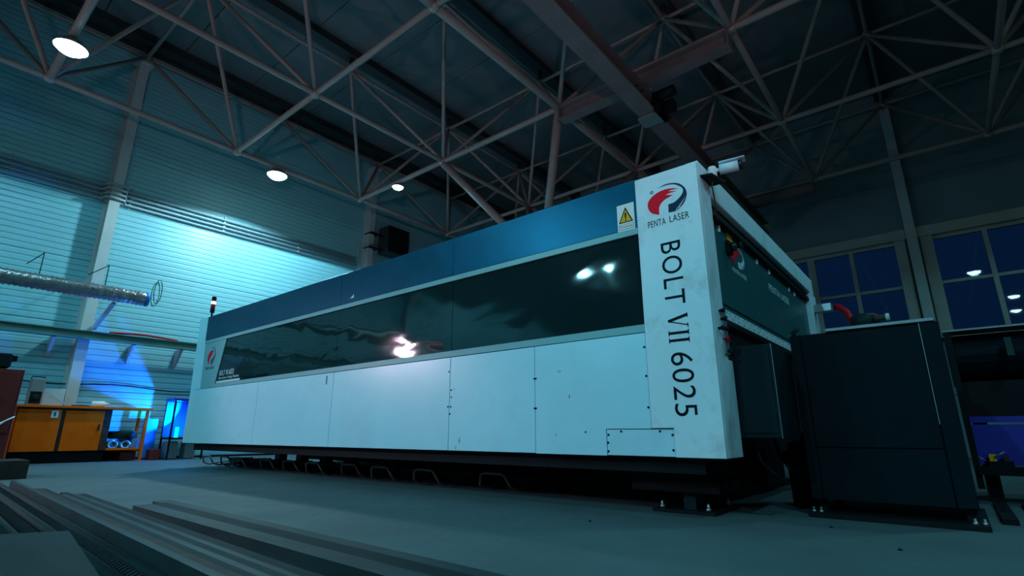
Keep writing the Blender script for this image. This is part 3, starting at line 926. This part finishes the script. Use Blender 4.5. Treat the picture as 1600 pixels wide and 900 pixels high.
MB().box(-1.13, -1.1, 3.42, 6.745, .36, 1.225).build('side_lower_panel', 'frame', MA)
sx = -1.1
def fs_(u, v, w): return (sx + w * .0015, 4.14 + u * 1.35, 1.84 + v * .85)
emblem(MA, fs_, 'lblue')
lettering('PENTA LASER', 'name_lettering', 'lblue', MA, lambda u, v, w: (sx + w * .001, 3.98 + u * .36, 1.69 + v * .035))
lettering('PENTA LASER', 'name_lettering', 'lblue', MA, lambda u, v, w: (sx + w * .001, 5.06 + u * .78, 1.765 + v * .07))
MB().box(sx, sx + .002, 3.93, 4.06, 1.93, 1.985).build('orange_label', 'yellow', MA)
for y in (3.74, 4.72, 5.12, 5.9, 6.15):
    MB().box(sx, sx + .012, y - .006, y + .006, 1.93, 1.98).build('door_clip', 'paper', MA)
kb = MB().box(sx, sx + .03, 3.86, 3.95, 1.8, 1.9).build('control_knob', 'black', MA, bevel=.004)
MB().lathe((sx + .03, 3.905, 1.85), [(.035, 0), (.035, .03), (.02, .035), (.02, .06), (.03, .065), (.03, .08)], 14, axis='x').build('knob_cap', 'black_gloss', kb)
# valves on the column side
for y, z, r, m in ((3.33, 1.25, .014, 'ink'), (3.35, 1.2, .016, 'black'), (3.37, 1.14, .016, 'black'), (3.28, 1.13, .016, 'black'), (3.36, 1.07, .02, 'redpl'), (3.38, 1.0, .014, 'steel')):
    MB().lathe((-1.0325, y, z), [(r * .6, 0), (r * .6, .02), (r, .02), (r, .035)], 10, axis='x').build('valve', m, MA)
MB().box(-1.0325, -1.02, 3.35, 3.42, .98, 1.27).build('valve_plate', 'galv', MA)
# control box hung on the side
cb = MB().box(-1.04, -.8, 3.5, 4.02, .47, 1.04).build('side_control_box', 'dark_teal', MA, bevel=.006)
MB().box(-1.02, -.815, 3.494, 3.5, .5, 1.01).build('box_door', 'dark_teal', cb, bevel=.002)
MB().box(-.8, -.798, 3.5, 3.52, .47, 1.04).build('edge_trim', 'galv', cb)
# arm with the red hose
MB().box(-1.04, -.86, 6.82, 6.94, 1.86, 1.95).build('hose_arm', 'galv', MA, bevel=.004)
# underframe
MB().box(-8.95, -1.2, 3.3, 3.42, .26, .35).build('under_beam', 'frame', MA)
MB().box(-8.95, -1.2, 6.7, 6.9, .2, .35).build('under_beam', 'frame', MA)
MB().box(-8.9, -1.3, 5.0, 5.6, .08, .35).build('under_beam', 'frame', MA)
leg_me = MB().box(-.08, .08, -.07, .07, .03, .35).box(-.14, .14, -.12, .12, 0, .03).mesh('foot_post', .003)
leg_me.materials.append(M['dark_teal'])
for x in (-9.0, -8.3, -7.6, -6.95, -5.9, -5.2, -3.45, -2.3):
    inst('foot_post', leg_me, MA, Vector((x, 4.72, 0)) - Vector(MA.location))
    inst('foot_post', leg_me, MA, Vector((x, 6.5, 0)) - Vector(MA.location))
pad = MB().box(-1.66, -1.24, 3.5, 4.02, 0, .022).build('anchor_plate', 'frame', MA, bevel=.003)
for x, y in ((-1.61, 3.56), (-1.3, 3.56), (-1.3, 3.95), (-1.61, 3.95)):
    MB().cyl((x, y, .022), (x, y, .065), .01, n=8).lathe((x, y, .022), [(.018, 0), (.018, .015)], 6).build('anchor_bolt', 'galv', pad)
MB().box(-1.46, -1.38, 3.56, 3.72, .022, .13).build('levelling_block', 'dark_teal', MA)
MB().box(-1.8, -1.2, 3.5, 4.1, .13, .2).build('corner_frame', 'frame', MA)
MB().box(-1.72, -1.25, 3.55, 4.0, .2, .36).build('corner_frame', 'frame', MA)
# beacon tower on the left end
bt = MB().cyl((-9.06, 3.3, 2.285), (-9.06, 3.3, 2.3), .04, n=14).cyl((-9.06, 3.3, 2.3), (-9.06, 3.3, 2.4), .014, n=10).build('signal_tower', 'black', MA, label='slim signal tower with black, red and lit white segments')
for z, m in ((2.4, 'black'), (2.47, 'redpl'), (2.54, 'tower_white'), (2.59, 'redpl'), (2.62, 'black')):
    MB().cyl((-9.06, 3.3, z), (-9.06, 3.3, z + (.068 if z < 2.5 else .045)), .034, n=14).build('tower_segment', m, bt)
solo(MB().lathe((-1.1, 6.6, 2.286), [(.03, 0), (.03, .05), (.022, .08)], 12), 'red_beacon', 'redpl', 'tiny red beacon at the far end of the machine roof', 'beacon', (-1.1, 6.6, 2.285))

# security camera on the machine corner
sc_ = thing('security_camera', 'white bullet security camera on a dark plate above the white column', 'camera', (-.99, 3.38, 2.17))
MB().prism([(-1.031, 3.24), (-.96, 3.26), (-.93, 3.44), (-1.031, 3.44)], FZ, 2.158, 2.17).build('mount_plate', 'steel', sc_)
MB().lathe((-.99, 3.38, 2.17), [(.03, 0), (.03, .085), (.024, .1)], 14).build('mount_base', 'paper', sc_)
MB().path([(-.975, 3.385, 2.24), (-.96, 3.39, 2.242), (-.93, 3.4, 2.242)], .013).build('joint_arm', 'paper', sc_)
d0 = Vector((-.945, 3.395, 2.243)); dd = Vector((.98, .18, .02)).normalized()
MB().cyl(d0, d0 + dd * .12, .036, n=18).build('body', 'white_col', sc_)
MB().cyl(d0 + dd * .12, d0 + dd * .145, .034, n=18).build('lens_ring', 'black_gloss', sc_)
MB().prism([(0, -.04), (.165, -.04), (.165, .04), (0, .04)], lambda u, v, w: tuple(d0 + dd * u + Vector((-dd.y, dd.x, 0)) * v + Vector((0, 0, .037 + w * .005))), 0, 1).build('sun_shield', 'white_col', sc_)
MB().path([(-.98, 3.34, 2.16), (-.985, 3.32, 2.11), (-.99, 3.35, 2.05), (-1.0, 3.4, 1.98), (-1.02, 3.46, 1.9)], .005, 6).build('cable', 'rust', sc_)

# red hose
solo(MB().path([(-.83, 6.88, 1.91), (-.79, 6.87, 1.895), (-.72, 6.84, 1.82), (-.67, 6.8, 1.65), (-.65, 6.75, 1.4), (-.65, 6.75, 1.16)], .035, 12), 'red_hose', 'redpl',
     'thick red hose curving down behind the dark cabinet', 'hose', (-.65, 6.75, 1.1))

# scrap trays under the machine, with rod handles
def make_tray(x, y, w, label):
    t = thing('scrap_tray', label, 'scrap tray', (x, y, 0), 'scrap trays with rod handles under the machine')
    MB().box(x - w / 2, x + w / 2, y + .45, y + .83, .015, .03).box(x - w / 2, x + w / 2, y + .45, y + .47, .03, .11).box(x - w / 2, x - w / 2 + .02, y + .47, y + .83, .03, .1).box(x + w / 2 - .02, x + w / 2, y + .47, y + .83, .03, .1).build('tray', 'frame', t)
    MB().path([(x - w * .36, y + .46, .06), (x - w * .38, y + .1, .02), (x - w * .36, y + .02, .05), (x - w * .28, y - .02, .14), (x - w * .2, y - .02, .155), (x + w * .2, y - .02, .155),
               (x + w * .28, y - .02, .14), (x + w * .36, y + .02, .05), (x + w * .38, y + .1, .02), (x + w * .36, y + .46, .06)], .0125, 8).build('handle', 'rod', t)
    return t
TL = ['at the far left end', 'second from the far left end', 'third from the far left end', 'fourth from the far left end', 'beside the fifth foot post', 'under the middle window seam',
      'left of the centre leg', 'right of the centre leg', 'below the third white panel', 'nearest to the camera']
for k, x in enumerate((-9.3, -8.7, -8.1, -7.4, -6.75, -6.1, -5.45, -4.8, -4.1, -3.25)):
    make_tray(x, 3.66 + .04 * math.sin(k * 2.3), .5, 'dark scrap tray with bent rod handle under the machine, ' + TL[k])

# ------------------------------------------------------------------ dark cabinet on the right
CB = thing('control_cabinet', 'large dark steel cabinet standing right of the machine column', 'cabinet', (-.37, 4.3, 0))
x0, x1, y0 = -.775, .03, 3.95
MB().box(x0 + .002, x1 - .002, y0 + .012, 4.75, .1, 1.145).build('carcass', 'cab', CB, bevel=.006)
MB().box(x0, x0 + .062, y0, y0 + .014, .1, 1.14).build('front_stile', 'cab', CB, bevel=.003)
MB().box(x1 - .09, x1, y0, y0 + .014, .1, 1.145).build('front_stile', 'cab', CB, bevel=.003)
MB().box(x1 - .0945, x1 - .091, y0 - .001, y0 + .01, .55, 1.145).build('edge_strip', 'galv', CB)
MB().box(x0 + .066, x1 - .095, y0 + .002, y0 + .014, .415, 1.135).build('front_panel', 'cab', CB, bevel=.003)
MB().box(x0 + .066, x1 - .095, y0 + .002, y0 + .014, .1, .408).build('front_panel', 'cab', CB, bevel=.003)
MB().box(x0 + .22, x1 - .015, y0 - .01, 4.7, 1.147, 1.168).build('top_plate', 'galv', CB, bevel=.003)
MB().box(x0 - .02, x1 + .03, y0 - .08, 4.75, 0, .03).build('base_frame', 'frame', CB, bevel=.003)
for x in (x0 + .02, x1 - .06):
    for yy in (y0 + .06, 4.6):
        MB().box(x, x + .05, yy, yy + .05, .03, .1).build('foot', 'frame', CB)
for x, y in ((x0 + .01, y0 - .05), (x0 + .05, y0 - .05), (x1 - .03, y0 - .05), (x1 + .01, y0 - .04)):
    MB().lathe((x, y, .03), [(.012, 0), (.012, .012), (.006, .012), (.006, .03)], 6).build('bolt', 'galv', CB)
fan = thing('blower', 'round dark blower with a rusty outlet pipe on top of the cabinet', 'blower', (-.3, 4.3, 1.168))
MB().lathe((-.34, 4.12, 1.168), [(.07, 0), (.085, .02), (.085, .075), (.065, .095), (.02, .1)], 20).build('fan_housing', 'dark_teal', fan)
MB().cyl((-.28, 4.03, 1.215), (-.215, 4.03, 1.215), .018, n=12).build('outlet_pipe', 'rust', fan)
MB().lathe((-.215, 4.03, 1.215), [(.024, -.006), (.024, .014)], 12, axis='x').build('pipe_flange', 'column', fan)
solo(MB().path([(-.76, 4.05, 1.15), (-.77, 4.06, 1.18), (-.74, 4.08, 1.21)], .014, 8), 'cable_gland', 'black', 'small black cable end poking over the cabinet left corner', 'cable', (-.76, 4.05, 1.15))
for k, (pts, lb) in enumerate((([(-1.0, 4.1, .5), (-.97, 4.1, .36), (-.92, 4.12, .26), (-.87, 4.14, .24), (-.83, 4.2, .5)], 'dark cable looping from the machine side to the cabinet'),
                               ([(-1.0, 3.62, .46), (-.97, 3.64, .33), (-.92, 3.66, .27), (-.86, 3.7, .2)], 'short dark cable dangling behind the white column foot'))):
    solo(MB().path(pts, .012, 8), 'black_cable', 'black', lb, 'cable', pts[-1])
solo(MB().lathe((-.92, 4.5, .0), [(.09, 0), (.1, .3), (.08, .42), (.03, .45)], 16), 'small_drum', 'dark_teal', 'small dark round drum between control box and cabinet', 'drum', (-.92, 4.5, 0))

# ------------------------------------------------------------------ plate rolling machine at right
RM = thing('plate_roller', 'long dark plate bending machine with blue lower sheet at the right edge', 'rolling machine', (1.5, 5.9, 0))
mb = MB()
prof = []
for k in range(11):
    t = PI * k / 10
    prof.append((5.75 - .25 * math.sin(t) * 1.0, 1.29 - .19 * (1 - math.cos(t))))
prof += [(6.25, .9), (6.25, 1.3)]
mb.prism(prof[::-1], FX, .06, 4.2)
mb.build('upper_roll', 'cab', RM, bevel=.0)
MB().box(.05, 4.2, 5.44, 5.7, 1.29, 1.3).build('roll_edge', 'galv', RM)
MB().box(.1, 4.2, 5.62, 6.2, .62, .9).build('lower_beam', 'black', RM)
MB().box(.07, 4.2, 5.5, 5.52, .27, .565).build('blue_sheet', 'deepblue', RM)
MB().box(.07, 4.2, 5.5, 5.52, .58, .625).build('blue_sheet', 'deepblue', RM)
MB().box(.06, .1, 5.42, 5.5, .1, 1.28).build('side_upright', 'frame', RM)
MB().box(.08, 4.2, 5.4, 5.5, .2, .262).build('shelf', 'frame', RM)
for x in (.12, 1.6, 3.9):
    MB().box(x, x + .08, 5.55, 6.1, 0, .62).build('leg', 'frame', RM)
cl = MB().prism([(5.44, 1.2), (5.38, 1.2), (5.36, 1.06), (5.44, 1.06)], FX, .4, .44).build('clamp', 'steel2', RM)
vs_ = thing('bench_vise', 'small brown machine vise with a bright lever at the foot of the blue sheet', 'vise', (.22, 5.44, .262))
MB().box(.15, .29, 5.41, 5.48, .262, .3).build('base', 'frame', vs_)
MB().box(.16, .2, 5.41, 5.47, .3, .35).build('fixed_jaw', 'yellow', vs_)
MB().box(.24, .27, 5.41, 5.47, .3, .345).build('moving_jaw', 'rust', vs_)
MB().cyl((.19, 5.4, .33), (.255, 5.4, .37), .006, n=8).build('lever', 'galv', vs_)
MB().cyl((.1, 5.42, .33), (.14, 5.42, .3), .005, n=8).build('screw_handle', 'galv', vs_)
for k, x in enumerate((.12, .27, .43, .62)):
    solo(MB().box(x, x + .07, 4.25, 5.35, 0, .03), 'floor_shadow_strip', 'black', 'dark flat strip for a shadow streak on the floor right of the cabinet, %s' % ('nearest the cabinet', 'second from the cabinet', 'third from the cabinet', 'furthest from the cabinet')[k], 'rail', (x + .035, 4.8, 0), 'floor shadow strips right of the cabinet')  # dark bars stand in for the shadows between streaks of light
for k, (x, y) in enumerate(((-.62, 3.52), (-.28, 3.05), (.32, 4.1), (-1.75, 2.85))):
    solo(MB().lathe((x, y, 0), [(.009, 0), (.009, .005), (.004, .008)], 8), 'floor_stud', 'black', 'tiny dark stud in the concrete floor, %s' % ('in front of the cabinet left half', 'in front of the cabinet right half', 'right of the cabinet base', 'in front of the machine column')[k], 'stud', (x, y, 0))

# ------------------------------------------------------------------ steel stock in the foreground
def barthing(p, q, w, h, name, m, label, group, z0=None, shape='flat', bevel=.002):
    """p, q: centreline ends (x, y, z bottom)"""
    p = Vector(p); q = Vector(q)
    d = (q - p); L = d.length
    ang = math.atan2(d.y, d.x); tilt = -math.asin(d.z / L)
    mb = MB()
    if shape == 'flat':
        mb.box(0, L, -w / 2, w / 2, 0, h)
    elif shape == 'tube':
        t = .006
        mb.box(0, L, -w / 2, w / 2, h - t, h).box(0, L, -w / 2, w / 2, 0, t).box(0, L, -w / 2, -w / 2 + t, t, h - t).box(0, L, w / 2 - t, w / 2, t, h - t)
    elif shape == 'angle':
        mb.box(0, L, -w / 2, w / 2, h - .006, h).box(0, L, -w / 2, -w / 2 + .006, 0, h - .006)
    elif shape == 'channel':
        mb.box(0, L, -w / 2, w / 2, h - .01, h).box(0, L, -w / 2, -w / 2 + .01, 0, h - .01).box(0, L, w / 2 - .01, w / 2, 0, h - .01)
    elif shape == 'round':
        mb.cyl((0, 0, w / 2), (L, 0, w / 2), w / 2, n=12)
    elif shape == 'rebar':
        mb.cyl((0, 0, w / 2), (L, 0, w / 2), w / 2 * .88, n=8)
        k = 0
        while k * .03 < L - .02:
            mb.cyl((k * .03 + .005, 0, w / 2), (k * .03 + .016, 0, w / 2), w / 2, n=8)
            k += 1
    o = mb.build(name, m, None, org=(0, 0, 0), bevel=0)
    o.location = p
    o.rotation_euler = (0, tilt, ang)
    return tag(o, label, 'steel bar', group)
GRP = 'steel stock stacked in the foreground'
def bar_at(xs, yc_, sl, z, w, h, *args, **kw):
    # yc_ is the centre line at x = -3
    barthing((xs, yc_ + sl * (xs + 3), z), (-.85, yc_ + sl * 2.15, z), w, h, *args, **kw)
SO, SI = -.015, -.045
bar_at(-4.55, 1.495, SO, 0, .11, .03, 'flat_bar', 'steel2', 'outermost wide flat steel bar lying on the floor beside the stack', GRP)
bar_at(-4.25, 1.375, SO, 0, .11, .045, 'flat_bar', 'steel', 'second flat steel bar from the outer edge of the stack', GRP)
bar_at(-4.15, 1.26, SO, 0, .1, .055, 'square_tube', 'steel2', 'flat-topped square tube just inside the two outer flat bars', GRP, shape='tube')
INNER = [(1.105, .05, .05, -5.3, 'steel', 'flat low bar just inside the gap at the stack middle'),
         (1.04, .05, .058, -5.22, 'steel2', 'paler flat bar, second inside the gap at the stack middle'),
         (.978, .042, .078, -5.2, 'steel', 'dark square bar, third inside the gap at the stack middle'),
         (.92, .04, .09, -4.9, 'steel2', 'pale square bar with the shortest far end in the stack middle'),
         (.863, .042, .105, -5.3, 'steel', 'dark square bar, fourth from the crest bar'),
         (.81, .034, .12, -5.15, 'rust', 'narrow rust-brown bar, third from the crest bar'),
         (.757, .042, .13, -5.0, 'steel2', 'dusty pale bar, second from the crest bar'),
         (.715, .024, .158, -5.55, 'steel2', 'tall narrow bar standing on edge at the crest of the stack')]
for yy, w, h, xs, m_, lb in INNER:
    bar_at(xs, yy, SI, 0, w, h, 'square_tube' if h > .06 else 'flat_bar', m_, lb, GRP)
for k in range(8):
    bar_at(-6.6 + .3 * (k % 3), .674 - .048 * k, SI, .089 + (.012 if k in (2, 5) else 0), .038 + .006 * (k % 2), .042, 'rebar_rod' if k % 2 else 'round_rod', 'steel',
           'dark %s rod on the camera side of the stack, %s from the crest bar' % ('ribbed' if k % 2 else 'smooth', ('first', 'second', 'third', 'fourth', 'fifth', 'sixth', 'seventh', 'eighth')[k]), GRP, shape='rebar' if k % 2 else 'round')
bar_at(-6.2, .595, SI, 0, .18, .088, 'flat_bar', 'steel', 'broad bottom plate carrying the dark rods nearest the crest bar', GRP)
bar_at(-6.2, .4, SI, 0, .2, .088, 'flat_bar', 'steel', 'broad bottom plate carrying the dark rods nearest the camera', GRP)
bar_at(-4.6, .215, SI, 0, .09, .17, 'square_tube', 'steel', 'thick dark square tube left of the black gap', GRP, shape='tube')
bar_at(-3.8, .08, SI, 0, .1, .2, 'channel_bar', 'steel', 'dark channel bar under the bright wire', GRP, shape='channel')
solo(MB().path([(-3.3 + .14 * k, .12 - .008 * k + .012 * math.sin(k * 5.1), .222 + .006 * math.cos(k * 4.3)) for k in range(14)], .007, 6), 'twisted_wire', 'foil',
     'bright crumpled wire lying on the stack at the left edge', 'wire', (-2.5, .2, .25))
pl = MB()
pl.prism([(-1.56, .225), (-1.5, .335), (-.99, .27), (-.62, .2), (-.62, -.5), (-1.3, -.5)], FZ, .285, .3)
solo(pl, 'sheet_plate', 'steel', 'flat sheet steel plate in the near left corner on top of the stack', 'steel plate', (-1.1, 0, .285), bevel=.002)
solo(MB().box(-1.3, -.9, -.4, -.32, .0, .285), 'wooden_block', 'rust', 'block supporting the near sheet plate above the rods', 'block', (-1.1, -.2, 0))
chn = thing('steel_channel', 'dark steel channel end lying on the floor at the left beyond the stack', 'steel channel', (-8.9, 1.0, 0))
MB().box(-9.0, -8.3, -.4, 1.35, .19, .2).box(-9.0, -8.99, -.4, 1.35, .01, .19).box(-8.31, -8.3, -.4, 1.35, .01, .19).box(-9.0, -8.3, -.4, 1.35, 0, .01).build('channel', 'rust', chn)
MB().box(-8.7, -8.68, 1.1, 1.3, .01, .18).build('stiffener', 'steel', chn)
